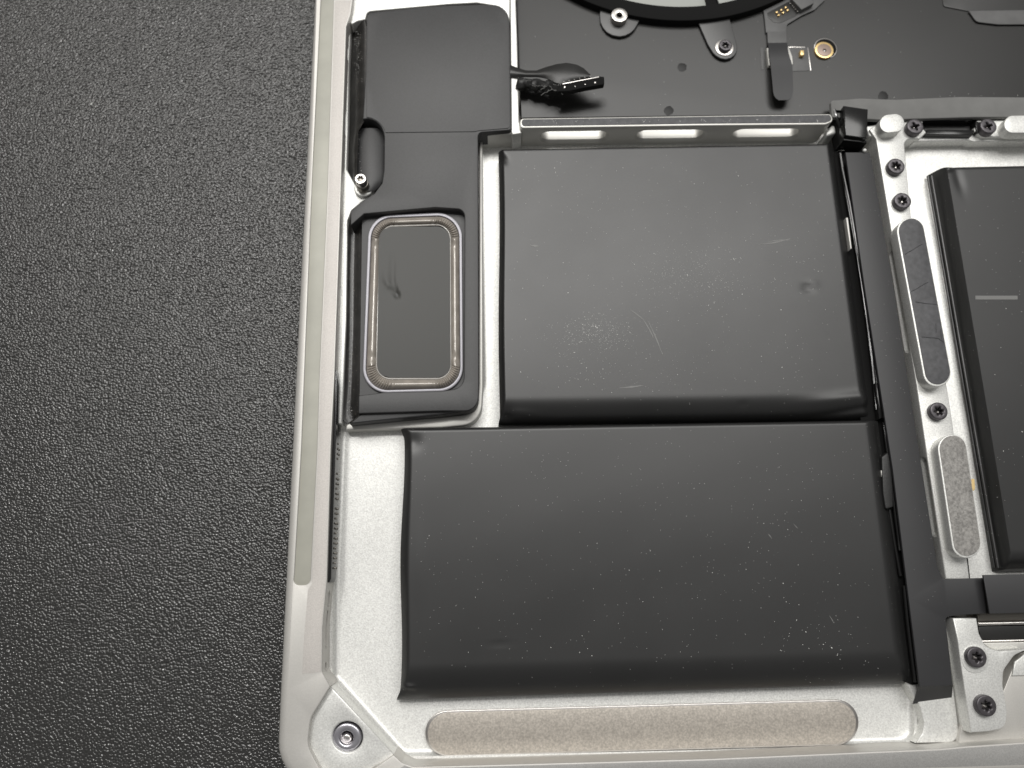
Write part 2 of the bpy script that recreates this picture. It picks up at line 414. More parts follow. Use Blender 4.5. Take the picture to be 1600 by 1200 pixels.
# ------------------------------------------------------------------ speaker
SZ = -.5
sp_out = [(572.5, 30), (575, 20, 9), (600, 17), (660, 11), (700, 8.5), (795, 6, 52), (797, 60), (799, 203, 5), (747, 207, 7), (747.5, 400), (748, 600), (747, 642, 48), (690, 642), (560, 646), (560, 618, 3), (600, 613), (690, 611), (725, 606, 30), (726, 350), (726, 327, 30), (680, 324), (569, 334), (548, 352), (548, 330), (568, 313, 4), (585, 302), (597, 286, 6), (600, 265), (600.5, 215), (599.5, 207), (596, 198.5), (592, 193.5), (587, 189.5), (581, 186.5), (575, 185), (567, 186), (571, 120)]
spk = slab('speaker', sp_out, SZ, -4.6, M_plast, lap, b=.16)
slab('top_cover', [(574.5, 32), (577, 22, 8), (600, 19), (660, 13), (700, 10.5), (793, 8, 50), (795, 60), (797, 200, 5), (748, 204, 6), (742, 205.5), (602, 207), (601, 203), (597, 196), (592, 191), (587, 187.5), (581, 184.5), (575, 183), (572.5, 183), (573, 120)], SZ + .12, SZ - .05, M_plast, spk, b=.05)
slab('driver_tray', [(566, 336), (727, 324), (729, 612), (562, 618)], -2.0, -4.6, M_plast, spk, b=0)
slab('lower_sill', [(546, 662), (566, 645), (562, 618), (700, 611), (728, 600), (746, 600), (746, 640, 44), (690, 648)], -1.2, -4.6, M_plast, spk, b=.3)
slab('speaker_pocket', [(540, 672), (541, 662), (600, 657), (690, 652), (744, 646, 42), (748, 600), (749, 215), (754, 215), (755, 605), (752, 662, 50), (690, 668)], -3.6, -6.02, M_mach, lap, b=.25)
# side channel: a curved, glossy, dusty flank
bm = bmesh.new(); rows = []
left = [(553, 34), (549, 48), (547, 100), (545, 200), (543, 262), (549, 280)]
right = [(570, 31), (573, 45), (573.5, 100), (571, 186), (560, 205), (557, 290)]
for (lx, ly), (rx, ry) in zip(left, right):
    r_ = []
    for j in range(9):
        t = j / 8; z = -4.2 + 3.2 * math.sin(t * math.pi / 2)
        r_.append(P(lx + (rx - lx) * t, ly + (ry - ly) * t, z))
    rows.append(r_)
strip(bm, rows); build('side_flank', bm, M_dirty, spk)
bm = bmesh.new(); rows = []
left = [(549, 331), (545, 352), (543, 420), (541.5, 520), (539, 600), (536, 655), (541, 663)]
right = [(569, 334), (568, 345), (567, 420), (567, 520), (564, 600), (562, 622), (566, 645)]
for (lx, ly), (rx, ry) in zip(left, right):
    r_ = []
    for j in range(9):
        t = j / 8; z = -3.2 - .9 * math.sin(t * math.pi) + 1.15 * t
        r_.append(P(lx + (rx - lx) * t, ly + (ry - ly) * t, z))
    rows.append(r_)
strip(bm, rows); build('lower_flank', bm, M_dirty, spk)
# scooped relief beside the screw post
bm = bmesh.new(); rows = []
for i in range(13):
    t = i / 12; y = 200 + 98 * t
    xl = 556; xr = 600 - 14 * max(0, (t - .75) / .25) ** 2
    rows.append([P(xl + (xr - xl) * s_ / 10, y, -2.6 + 1.2 * math.sin(math.pi * (.15 + .7 * s_ / 10)) - .6 * (1 - t) ** 3) for s_ in range(11)])
strip(bm, rows); build('relief', bm, M_plast, spk)

# ring, ribbed surround and driver panel
def rrect(c, r, n=16, side=14):
    """four photo corners (TL,TR,BR,BL) -> dense matched outline"""
    pts = []
    m = 4
    for i in range(m):
        v = Vector(c[i]); a = (Vector(c[i - 1]) - v); b = (Vector(c[(i + 1) % m]) - v)
        a.normalize(); b.normalize(); ang = a.angle(b); t = r / math.tan(ang / 2)
        cc = v + (a + b).normalized() * (r / math.sin(ang / 2)); s = v + a * t - cc; e = v + b * t - cc
        tot = s.angle(e); sg = 1 if s.x * e.y - s.y * e.x > 0 else -1
        arc = [(cc.x + s.x * math.cos(tot * j / n * sg) - s.y * math.sin(tot * j / n * sg), cc.y + s.x * math.sin(tot * j / n * sg) + s.y * math.cos(tot * j / n * sg)) for j in range(n + 1)]
        if pts:
            p0 = Vector(pts[-1]); p1 = Vector(arc[0])
            for j in range(1, side): pts.append(tuple(p0 + (p1 - p0) * j / side))
        pts += arc
    p0 = Vector(pts[-1]); p1 = Vector(pts[0])
    for j in range(1, side): pts.append(tuple(p0 + (p1 - p0) * j / side))
    return pts
ro = [(576, 336), (722, 331), (724, 611), (565, 615)]
ri = [(581, 341), (717, 336), (719, 606), (570.5, 610)]
slab('driver_ring', rrect(ro, 38), -1.55, -2.05, M_ring, spk, b=.12, holes=[rrect(ri, 34)], raw=True)
NN, SD = 96, 60
pO = rrect(ri, 34, NN, SD); pI = rrect([(594, 353), (703, 350), (704, 592), (588, 592)], 22, NN, SD)
bm = bmesh.new(); g = []
n_ = len(pO)
for i in range(n_):
    seg_i = i % (NN + SD); onc = 1.0 if seg_i <= NN else 0.0
    sl = seg_i - NN; ext = 0.0
    if sl > 0: ext = max(0, 1 - min(sl, SD - sl) / (SD * .16))
    amp = .17 * max(onc, ext)
    col_ = []
    for j in range(13):
        t = j / 12
        x = pO[i][0] * (1 - t) + pI[i][0] * t; y = pO[i][1] * (1 - t) + pI[i][1] * t
        ph = seg_i / NN * 13 * 2 * math.pi
        z = -2.0 + .75 * math.sin(math.pi * t) + amp * math.sin(ph + 2.2 * t) * math.sin(math.pi * t)
        col_.append(P(x, y, z))
    g.append(col_)
g.append(g[0])
strip(bm, g); bmesh.ops.remove_doubles(bm, verts=bm.verts, dist=1e-4)
build('ribbed_surround', bm, M_ripple, spk, sharp=80)
# driver panel with a dent
bm = bmesh.new(); rows = []
for i in range(61):
    v = i / 60; r_ = []
    for j in range(31):
        u = j / 30
        xl = 589 + (592 - 589) * (1 - v); xr = 704 - 1 * (1 - v); y = 354 + (590 - 354) * v
        x = xl + (xr - xl) * u
        # rounded corner squeeze
        dy = min(y - 354, 590 - y); rr = 20
        if dy < rr:
            ins = rr - math.sqrt(max(0, rr * rr - (rr - dy) ** 2)); x = xl + ins + (xr - xl - 2 * ins) * u
        z = -1.75
        # crease
        for (ax, ay, bx, by, wd, hh) in ((614, 398, 612, 438, 2.6, .10), (612, 438, 621, 463, 2.4, .22), (597, 442, 620, 462, 2.4, .10), (602, 425, 606, 446, 6, -.10)):
            A = Vector((ax, ay)); B = Vector((bx, by)); p_ = Vector((x, y)); tt = max(0, min(1, (p_ - A).dot(B - A) / (B - A).length_squared))
            d = (p_ - A - (B - A) * tt).length; z -= 1.3 * hh * math.exp(-(d / wd) ** 2) * (.3 + .7 * tt)
        r_.append(P(x, y, z))
    rows.append(r_)
strip(bm, rows, .2); build('driver_panel', bm, M_diaph, spk, sharp=60)
slab('panel_rim', rrect([(592, 351.5), (705, 348.5), (706, 594), (586, 594)], 24), -1.8, -2.0, M_surr, spk, b=.08, holes=[rrect([(595, 355), (702, 352), (703, 590), (589, 590)], 20)], raw=True)

# ------------------------------------------------------------------ battery cells
def sstep(t): t = max(0, min(1, t)); return t * t * (3 - 2 * t)
def cell(name, c, zt, zb, wl_, wr, wt, wb, extra, edge=None, label=None, nu=130, nv=110):
    bm = bmesh.new()
    def samp(n, a, b):
        out = []
        for i in range(n + 1):
            t = i / n; out.append(.5 - .5 * math.cos(math.pi * t) if True else t)
        return out
    us = samp(nu, 0, 1); vs_ = samp(nv, 0, 1)
    TL, TR, BR, BL = [Vector(q) for q in c]
    lw = (P(*TR, zt) - P(*TL, zt)).length; lh = (P(*BL, zt) - P(*TL, zt)).length
    def prof(d, w_, drop):
        if d >= w_: return 0
        return drop * (1 - math.sqrt(max(0, 1 - (1 - d / w_) ** 2)))
    def lin(d, w_, drop):
        return 0 if d >= w_ else drop * (1 - d / w_) ** 1.25
    rows = []
    for v in vs_:
        r_ = []
        for u in us:
            a = TL.lerp(TR, u); b_ = BL.lerp(BR, u); p = a.lerp(b_, v)
            if edge: p = p + Vector(edge(u, v))
            dl = u * lw; dr = (1 - u) * lw; dt = v * lh; db = (1 - v) * lh
            q4 = (lin(dl, wl_[0], wl_[1]), lin(dr, wr[0], wr[1]), prof(dt, wt[0], wt[1]), prof(db, wb[0], wb[1])); z = zt - sum(q_ ** 3 for q_ in q4) ** (1 / 3)
            z += extra(p.x, p.y)
            z = max(zb, z)
            q = P(p.x, p.y, zt)
            r_.append(Vector((q.x, q.y, z)))
        rows.append(r_)
    g = [[bm.verts.new(p) for p in r] for r in rows]
    for a, b in zip(g, g[1:]):
        for i in range(len(a) - 1): bm.faces.new((a[i + 1], a[i], b[i], b[i + 1])).smooth = True
    per = g[0][:] + [r[-1] for r in g[1:]] + g[-1][-2::-1] + [r[0] for r in g[-2:0:-1]]
    low = [bm.verts.new((v.co.x, v.co.y, zb - .3)) for v in per]
    m = len(per)
    for i in range(m): bm.faces.new((per[i], per[(i + 1) % m], low[(i + 1) % m], low[i])).smooth = True
    bm.faces.new(low)
    bmesh.ops.recalc_face_normals(bm, faces=bm.faces)
    o = build(name, bm, M_cell, lap, sharp=50)
    if label: o['label'] = label
    return o

def gs(x, y, cx, cy, sx, sy, a, rot=0):
    dx, dy = x - cx, y - cy; c_, s_ = math.cos(rot), math.sin(rot)
    u = dx * c_ + dy * s_; v = -dx * s_ + dy * c_
    return a * math.exp(-(u / sx) ** 2 - (v / sy) ** 2)
def ex1(x, y):
    z = gs(x, y, 1060, 430, 330, 190, .16) + gs(x, y, 1262, 451, 9, 3.2, -.22, .1) + gs(x, y, 1270, 444, 9, 3, .12, .2)
    z += gs(x, y, 1335, 622, 75, 9, .32, -.12) + gs(x, y, 1350, 636, 60, 5, -.35, -.16) + gs(x, y, 812, 643, 28, 4, .16, .05) + gs(x, y, 790, 648, 10, 10, -.5, .8)
    z += gs(x, y, 1160, 632, 3, 4, -.2) + .008 * math.sin(x / 37 + y / 90) + .005 * math.sin(y / 23 - x / 71)
    z += gs(x, y, 784, 246, 9, 5, -.5, .8)
    return z
def ex2(x, y):
    z = gs(x, y, 1010, 850, 380, 150, .14) + .008 * math.sin(x / 41 - y / 70) + .005 * math.sin(y / 19 + x / 55)
    z += gs(x, y, 640, 1074, 12, 4, .35, .1) + gs(x, y, 645, 690, 12, 12, -.25) + gs(x, y, 783, 1007, 16, 1.5, -.05)
    z += gs(x, y, 655, 880, 10, 60, .05)
    return z
def ex3(x, y):
    return gs(x, y, 1498, 280, 6, 20, -.15, -.3) + gs(x, y, 1482, 264, 6, 4, .3) + gs(x, y, 1700, 570, 160, 250, .2) 
def e1(u, v):
    return (-3.0 * math.exp(-(u / .01) ** 2) * math.exp(-((1 - v) / .02) ** 2) + 1.2 * math.sin(v * 7) * (1 - u) ** 8, 0)
def e2(u, v):
    k_ = (1 - u) ** 30
    return (k_ * (2.2 * math.sin(v * 9 + .5) - 7 * math.exp(-((1 - v) / .03) ** 2) - 5 * math.exp(-(v / .025) ** 2)), 0)
c1 = cell('battery_cell', [(779, 231), (1308, 222), (1366, 652), (781, 660)], -1.0, -5.0, (.9, 1.4), (1.8, 1.6), (.6, 1.1), (4.4, 3.6), ex1, e1, 'black battery cell above the larger lower one, dusty in its middle')
c2 = cell('battery_cell', [(629, 668), (1379, 655), (1433, 1074), (623, 1100)], -1.0, -5.0, (1.3, 1.4), (2.6, 1.6), (.7, 1.1), (5.8, 3.9), ex2, e2, 'widest black battery cell at the bottom of the tray')
c3 = cell('battery_cell', [(1466, 259), (2000, 248), (2060, 880), (1572, 893)], -1.0, -4.4, (1.5, 3.2), (3, 3), (.8, 1.0), (3.5, 3), ex3, None, 'black battery cell cut off at the right edge')

for dz, dx in ((-3.9, 0), (-2.9, 6)):
    build('seam_fold', tube([P(1449.5 + dx + 104 * i / 30, 275 + 612 * i / 30, dz + .06 * math.sin(i * .9)) for i in range(31)], .22, 8), M_cell, c3)
# ------------------------------------------------------------------ right tray, rail
slab('right_tray', [(1395, 210), (2040, 205), (2040, 960), (1528, 960), (1500, 905), (1430, 500)], -4.5, -6.04, M_alu, lap, b=.2)
rail = slab('support_rail', [(1369, 217), (1358, 202, 3), (1380, 187, 4), (1444, 186, 5), (1440, 198, 3), (1448, 207, 2), (1437, 217, 2), (1413, 217, 9), (1415, 245), (1424, 340), (1480, 605), (1490, 670), (1515, 905), (1478, 905), (1449, 715), (1432, 600), (1393, 362)],
            -1.5, -6.05, M_alu, lap, b=.2)
def wallcut(p0, p1, ym, hl, zc, hh, dep, fl=.25):
    a = P(*p0, -1.5); b = P(*p1, -1.5); s = (b - a).normalized(); n = Vector((s.y, -s.x, 0))
    if n.x > 0: n = -n
    t = (ym - p0[1]) / (p1[1] - p0[1]); c = a + (b - a) * t; c.z = zc
    return cutter(c, s, n, hl, hh, dep, fl)
carve(rail, [wallcut((1393, 362), (1432, 600), 470, 9.0, -2.55, .62, 1.1), wallcut((1449, 715), (1478, 905), 776, 6.2, -2.75, .75, 1.2)])
slab('rail_bracket', [(1527, 188), (1900, 184), (1900, 213), (1535, 213.5), (1529, 210), (1522, 204, 3), (1524, 195)], -1.5, -6.05, M_alu, lap, b=.2)
slab('bracket_shelf', [(1420, 208), (1438, 216), (1446, 208), (1520, 208), (1532, 212), (1900, 210), (1900, 217), (1700, 219), (1522, 221, 3), (1513, 219, 3), (1440, 220), (1428, 222)], -2.3, -6.06, M_alu, lap, b=.15)
for ax, ay, bx, by in ((1389, 193, 1399, 192), (1583, 194, 1700, 193)):
    slab('locating_post', capsule(ax, ay, bx, by, 14.2 if ax < 1500 else 13.6), .45, -1.6, M_alu, lap, b=.12, raw=True)
for A, B, r0, mm_, lab in (((1424, 361), (1465, 581), 19.5, M_padd, 'dark adhesive pad creased across'), ((1489, 701), (1511, 848), 20.5, M_padg, 'speckled grey adhesive pad')):
    pl = slab('raised_pad', capsule(A[0] - .8, A[1] + .5, B[0] - .8, B[1] + 1.5, r0 + 2.0), .7, -1.6, M_alu, lap, b=.12, raw=True)
    ad = slab('adhesive', capsule(*A, *B, r0), .78, .6, mm_, pl, b=.04, raw=True); ad['label'] = lab
    if mm_ is M_padd:
        bm = bmesh.new()
        for (x0, y0, x1, y1) in ((1414, 397, 1441, 381), (1424, 455, 1450, 441), (1431, 472, 1464, 476), (1440, 526, 1468, 529), (1466, 529, 1476, 535), (1470, 515, 1471, 530), (1462, 505, 1463, 520)):
            a = P(x0, y0, .80); b = P(x1, y1, .80); d = (b - a).normalized(); sd = Vector((-d.y, d.x, 0)) * .07; pts = []
            for j in range(7):
                c = a.lerp(b, j / 6) + Vector((random.uniform(-.06, .06), random.uniform(-.06, .06), 0)); pts.append(c)
            g = [[bm.verts.new(c - sd), bm.verts.new(c + Vector((0, 0, .07))), bm.verts.new(c + sd)] for c in pts]
            for u_, v_ in zip(g, g[1:]):
                bm.faces.new((u_[0], u_[1], v_[1], v_[0])); bm.faces.new((u_[1], u_[2], v_[2], v_[1]))
        build('crease', bm, M_padd, pl)
slab('yellow_chip', [(1519, 748, 2), (1523, 748, 2), (1524, 764, 2), (1521, 768, 1), (1518, 760)], .76, -.6, M_yellow, lap, b=.1)
bm = bmesh.new(); a = P(1512, 872, -1.47); b = P(1515.5, 904, -1.47); solid(bm, [[(a.x - .05, a.y), (a.x + .05, a.y), (b.x + .05, b.y), (b.x - .05, b.y)]], -1.485, -1.6, 0); build('rail_seam', bm, M_black, lap)

# black connectors between the bracket screws
slab('connector_bed', [(1438, 184), (1530, 184), (1530, 219), (1438, 219)], -3.2, -6.05, M_black, lap, b=0)
cn = slab('board_connector', [(1449, 202), (1523, 203), (1520, 211, 1), (1446, 210, 1)], -1.3, -3.3, M_gloss, lap, b=.12)
slab('connector_shroud', [(1446, 185.5), (1520, 185.5), (1520, 188), (1446, 188)], -1.3, -3.3, M_gloss, cn, b=.1)
slab('connector_arm', [(1524, 190), (1532, 190), (1534, 207), (1526, 207)], -1.2, -3.3, M_gloss, cn, b=.1)
slab('connector_bar', [(1438, 184), (1530, 183.5), (1530, 186), (1438, 186.5)], -2.2, -3.3, M_black, cn, b=.05)

# ------------------------------------------------------------------ strap and battery leads
slab('strap_base', [(1285, 238), (1350, 233), (1438, 740), (1462, 900), (1560, 915), (1560, 950), (1474, 955), (1484, 1064), (1426, 1070), (1400, 1060), (1345, 655)], -3.0, -6.1, M_black, lap, b=0)
strap = slab('cover_strap', [(1321, 238), (1358, 238), (1361, 243), (1396, 446), (1441, 735), (1465, 886), (1474, 905, 5), (1537, 903), (1900, 896), (1900, 950), (1548, 958), (1500, 961), (1477, 964, 7), (1489, 1071), (1437, 1073), (1420, 936), (1395, 733), (1352, 455)], -.75, -1.15, M_strap, lap, b=.08)
slab('strap_shade', [(1539, 898.5), (1900, 890), (1900, 950), (1546, 959)], -.0, -.74, M_black, strap, b=.02)  # black sides stand in for the shade left of the raised strap cover
slab('strap_cover', [(1536.5, 898.3), (1900, 890), (1900, 950), (1546.5, 959)], .75, .55, M_strap, strap, b=.06)
bm = bmesh.new(); rows = []
for j in range(7):
    t = j / 6; z = -.85 - 2.6 * t
    A = Vector((1437, 1072)).lerp(Vector((1427, 1100)), t ** 1.4); B = Vector((1489, 1070)).lerp(Vector((1487, 1091)), t)
    Am = P(A.x, A.y, z); Bm = P(B.x, B.y, z)
    rows.append([Am.lerp(Bm, q_ / 4) for q_ in range(5)])
strip(bm, rows, .25); build('folded_end', bm, M_strap, strap)
leads = [([(1313, 240), (1322, 300), (1340, 400), (1352, 480), (1362, 560), (1370, 640)], .30, -2.4),
         ([(1316, 262), (1328, 320), (1345, 420), (1356, 490), (1367, 570), (1376, 650)], .22, -2.0),
         ([(1381, 660), (1386, 700), (1392, 740), (1397, 790), (1406, 860)], .22, -2.0),
         ([(1390, 796), (1398, 850), (1407, 900)], .25, -2.5),
         ([(1413, 915), (1418, 970), (1424, 1020), (1430, 1066)], .28, -2.2)]
for pts, r_, z in leads:
    tp = []
    for i in range(len(pts) - 1):
        for j in range(4):
            t = j / 4; tp.append(P(pts[i][0] * (1 - t) + pts[i + 1][0] * t, pts[i][1] * (1 - t) + pts[i + 1][1] * t, z + .12 * math.sin(i + t * 2)))
    tp.append(P(*pts[-1], z))
    build('battery_lead', tube(tp, r_, 8), M_gloss, lap)
slab('lead_clip', [(1378, 714), (1388, 706), (1394, 730), (1396, 792, 3), (1384, 796, 3), (1380, 770)], -1.3, -3, M_braid, lap, b=.15)
slab('lead_sleeve', [(1368, 598), (1376, 598), (1383, 652), (1374, 655)], -1.6, -3, M_gloss, lap, b=.3)
slab('metal_sliver', [(1322, 340), (1325, 340), (1331, 388), (1329, 389)], -1.5, -2.6, M_mach, lap, b=.05)
slab('metal_sliver', [(1376.5, 735), (1380, 735), (1383, 762), (1381, 762)], -1.5, -2.6, M_mach, lap, b=.05)
# end clip
clip = slab('end_clip', [(1318.5, 165), (1356.5, 170.5), (1354.5, 216), (1321, 211.5)], 1.0, -2.6, M_gloss, lap, b=.15)
slab('clip_foot', [(1318, 210), (1322, 213), (1354, 219), (1355, 223), (1318, 219)], .2, -2.9, M_gloss, clip, b=.15)
slab('clip_body', [(1300, 168, 3), (1318, 165), (1322, 222), (1312, 226), (1308, 200)], -1.4, -4, M_black, lap, b=.2)
build('clip_wire', tube([P(1303, 172, -.9), P(1306, 180, -.8), P(1309, 190, -1.0), P(1313, 200, -1.3), P(1316, 215, -1.8), P(1315, 232, -2.2)], .32, 8), M_gloss, lap)
slab('clip_contact', [(1302.5, 170.5), (1317, 171.5), (1317, 178), (1303, 177.5)], -.7, -1.5, M_brown, lap, b=.15)
slab('bar_end', [(1301, 195), (1308, 196), (1307, 208, 3), (1292, 213, 4), (1290, 207)], -2.2, -6.02, M_alu, lap, b=.4)
slab('rail_corner', [(1353, 197), (1369, 194), (1372, 217), (1358, 212)], -2.0, -6.06, M_alu, lap, b=.3)
bm = bmesh.new(); bmesh.ops.create_icosphere(bm, subdivisions=3, radius=.32, matrix=Matrix.Translation(P(1351, 235, -.5)))
for f in bm.faces: f.smooth = True
build('glue_dot', bm, M_white, lap)

# ------------------------------------------------------------------ logic board area
film = slab('board_film', [(807, -420), (2040, -420), (2040, 200), (1310, 205), (1300, 178), (815, 184), (811, 100), (807, 0)], -3.0, -6.02, M_film, lap, b=.05)
slab('foam_tape', [(1298, 157, 4), (1345, 153.5), (1400, 155.5), (1500, 151), (1900, 154), (1900, 181), (1520, 183), (1378, 187), (1300, 183)], -.7, -1.5, M_foam, lap, b=.15)
slab('film_flap', [(1468, -60), (1474, 10, 6), (1515, 18), (1900, 12), (1900, -60)], -2.85, -3.02, M_film, film, b=.05)
slab('film_tab', [(1514, 17), (1900, 11), (1900, 37), (1560, 38), (1526, 34, 12)], -2.6, -2.84, M_flex, film, b=.05)
for x, y, r_ in ((1066, 105, 7), (1045, 173, 7.5), (1380, 150, 8)):
    slab('adhesive_dot', [(p[0] + random.uniform(-.8, .8), p[1] + random.uniform(-.8, .8)) for p in circ(x, y, r_, 14)], -2.97, -3.02, M_spot, film, b=.02, raw=True)

# fan
def circum(a, b, c):
    ax, ay, bx, by, cx, cy = a.x, a.y, b.x, b.y, c.x, c.y
    d = 2 * (ax * (by - cy) + bx * (cy - ay) + cx * (ay - by))
    ux = ((ax ** 2 + ay ** 2) * (by - cy) + (bx ** 2 + by ** 2) * (cy - ay) + (cx ** 2 + cy ** 2) * (ay - by)) / d
    uy = ((ax ** 2 + ay ** 2) * (cx - bx) + (bx ** 2 + by ** 2) * (ax - cx) + (cx ** 2 + cy ** 2) * (bx - ax)) / d
    return ux, uy
ft = -1.5
cx_, cy_ = circum(P(912, 0, ft), P(1062, 32, ft), P(1214, 0, ft))
p0 = P(1062, 32, ft); RF = math.hypot(p0.x - cx_, p0.y - cy_); p1 = P(1062, 10, ft); RI = math.hypot(p1.x - cx_, p1.y - cy_)
bm = bmesh.new()
solid(bm, [circ(cx_, cy_, RF, 160), circ(cx_, cy_, RI, 160)], ft, -3.2, .15)
fan = build('fan', bm, M_black, lap)
for k_ in range(7):
    ang0 = math.atan2(P(1115, 0, -1.2).y - cy_, P(1115, 0, -1.2).x - cx_) + k_ * 2 * math.pi / 7
    ga = .035; sp = 2 * math.pi / 7
    o_ = [(cx_ + (RI + .3) * math.cos(ang0 + ga + (sp - 2 * ga) * j / 20), cy_ + (RI + .3) * math.sin(ang0 + ga + (sp - 2 * ga) * j / 20)) for j in range(21)]
    i_ = [(cx_ + 9 * math.cos(ang0 + ga + (sp - 2 * ga) * j / 20), cy_ + 9 * math.sin(ang0 + ga + (sp - 2 * ga) * j / 20)) for j in range(20, -1, -1)]
    bm = bmesh.new(); solid(bm, [o_ + i_], -2.1, -2.4, .1); build('cover_panel', bm, M_fan, fan)
bm = bmesh.new(); solid(bm, [circ(cx_, cy_, 8.6, 60)], -1.6, -3.2, .4); build('hub', bm, M_black, fan)
bm = bmesh.new(); solid(bm, [circ(cx_, cy_, RI + .1, 90)], -2.6, -3.2, 0); build('back_plate', bm, M_black, fan)
slab('mounting_ear', [(941, 0), (937, 22), (938, 34), (942, 43), (948, 50), (957, 55), (968, 57), (977, 55.5), (985, 51.5), (991, 46), (996, 38), (1004, 22), (1004, 5)], -2.35, -2.7, M_ear, fan, b=.12)
slab('mounting_ear', [(1086, 20), (1136, 14), (1152, 72), (1151.5, 80), (1148, 86), (1142, 90.5), (1134, 92.5), (1126, 91), (1119, 87), (1114, 82), (1106, 69), (1089, 30)], -2.35, -2.7, M_ear, fan, b=.12)

def disc_part(name, px, py, rmm, zt, zb, m, parent, hole=None, b=.1, n=40, dx=0, dy=0):
    c = P(px, py, zt); bm = bmesh.new()
    ls = [circ(c.x + dx, c.y + dy, rmm, n)]
    if hole: ls.append(circ(c.x, c.y, hole, 24))
    solid(bm, ls, zt, zb, b); return build(name, bm, m, parent)
so = disc_part('standoff', 968, 23, 1.55, -1.1, -2.36, M_steel, lap, hole=.48, b=.15)
disc_part('bore', 968, 23, .47, -1.8, -2.36, M_black, so, b=0)
disc_part('washer', 1132, 74, 1.7, -2.2, -2.36, M_steel, lap, b=.05)

# screws ------------------------------------------------------------
def star(r, n=60): return [(r * (1 + .26 * math.cos(6 * t)) * math.cos(t), r * (1 + .26 * math.cos(6 * t)) * math.sin(t)) for t in [2 * math.pi * i / n for i in range(n)]]
def cross(r, w_=.17):
    pts = []
    for k_ in range(4):
        a = k_ * math.pi / 2
        for (u, v) in ((r, -w_ * .7), (r, w_ * .7), (w_ * 1.25, w_ * 1.25)):
            pts.append((u * math.cos(a) - v * math.sin(a), u * math.sin(a) + v * math.cos(a)))
    return pts
def make_screw(px, py, zt, rad, hgt, kind, rot):
    c = P(px, py, zt); bm = bmesh.new()
    rec = star(rad * .42) if kind == 'star' else cross(rad * .52)
    ca, sa = math.cos(rot), math.sin(rot)
    rec = [(x * ca - y * sa, x * sa + y * ca) for x, y in rec]
    solid(bm, [circ(0, 0, rad, 40), rec], 0, -hgt, .14 * rad, seg=4, bottom=False)
    for v in bm.verts: v.co += c
    o = build('screw', bm, M_screw, lap, origin=(c.x, c.y, c.z - hgt))
    bm = bmesh.new()
    solid(bm, [circ(0, 0, rad * .50, 24)], -hgt * .62, -hgt, 0)
    for v in bm.verts: v.co += c
    build('socket_floor', bm, M_black, o)
    bm = bmesh.new(); bmesh.ops.create_cone(bm, cap_ends=True, segments=16, radius1=rad * .30, radius2=rad * .08, depth=.34)
    for v in bm.verts: v.co += c + Vector((-.02, -.12, -hgt * .62 + .17))
    for f in bm.faces: f.smooth = True
    build('socket_core', bm, M_steel, o)
    return o
for a in ((1401, 259, -.45, 1.5, 1.1, 'star', .2), (1411, 313, -.45, 1.5, 1.1, 'star', .5), (1467.5, 642, -.45, 1.45, 1.1, 'star', .1),
          (1527, 1027, .35, 1.5, 1.0, 'star', .3), (1542, 1103, .35, 1.5, 1.0, 'star', .55), (1430.5, 197, -.3, 1.5, 1.3, 'cross', .35), (1545, 196.5, -.3, 1.5, 1.3, 'cross', .3),
          (1134, 70, -1.5, 1.2, .8, 'star', .1)):
    make_screw(*a)
# tall bright post screw by the speaker
pc = P(563, 279, 1.3)
bm = bmesh.new(); solid(bm, [circ(pc.x, pc.y, 1.0, 36), [(pc.x + x, pc.y + y) for x, y in star(.42)]], 1.3, -.1, .14)
post = build('post_screw', bm, M_steel, lap)
bm = bmesh.new(); solid(bm, [circ(pc.x, pc.y, .6, 20)], .75, -.1, 0); build('socket_floor', bm, M_brown, post)
bm = bmesh.new(); solid(bm, [circ(pc.x, pc.y, 1.12, 36)], -.12, -2.8, .12); build('shank', bm, M_brown, post)
bm = bmesh.new(); solid(bm, [circ(pc.x, pc.y, 1.65, 36)], -1.9, -2.8, .2); build('collar', bm, M_alu, post)
# brass screw
disc_part('screw_hole', 1290, 75, 2.15, -2.93, -3.05, M_steel, film, b=.03)
disc_part('screw_hole', 1290, 75.5, 2.0, -2.9, -3.05, M_black, film, b=.01)
br = disc_part('brass_screw', 1288, 78, 1.75, -2.55, -3.1, M_gold, lap, b=.05)
disc_part('head_face', 1288, 78, 1.33, -2.47, -2.7, M_copper, br, b=.05)
bm = bmesh.new(); c = P(1288.5, 78.5, -2.43); solid(bm, [[(c.x + x, c.y + y) for x, y in star(.30)]], -2.44, -2.5, 0); s_ = build('star_socket', bm, M_black, br)
disc_part('socket_core', 1288.5, 79.2, .16, -2.41, -2.5, M_steel, br, b=.03)

# speaker cable --------------------------------------------------------
up = [(797, 101), (808, 105.5), (822, 110), (838, 110), (854, 104.5), (870, 100), (886, 98), (901.5, 101), (912, 106.5), (923, 117)]
lo = [(797, 120), (806, 120), (820, 120), (838, 120), (850, 121.5), (858, 124), (868, 129), (880, 131), (900, 128), (922, 121)]
bm = bmesh.new(); rows = []
for i, (a, b) in enumerate(zip(up, lo)):
    t = i / 9; z = -.6 + 1.9 * sstep(t * 1.3)
    rows.append([P(a[0] + (b[0] - a[0]) * j / 6, a[1] + (b[1] - a[1]) * j / 6, z + .3 * math.sin(math.pi * j / 6)) for j in range(7)])
strip(bm, rows, .12); build('speaker_cable', bm, M_film, lap)
tp = [P(809 + 66 * i / 22, 131 + 7 * (i / 22) ** 1.6 + .8 * math.sin(i), -.9 + 1.2 * i / 22) for i in range(23)]
build('cable_braid', tube(tp, lambda t: 1.0 + .18 * math.sin(t * 19), 12, .16), M_braid, lap)
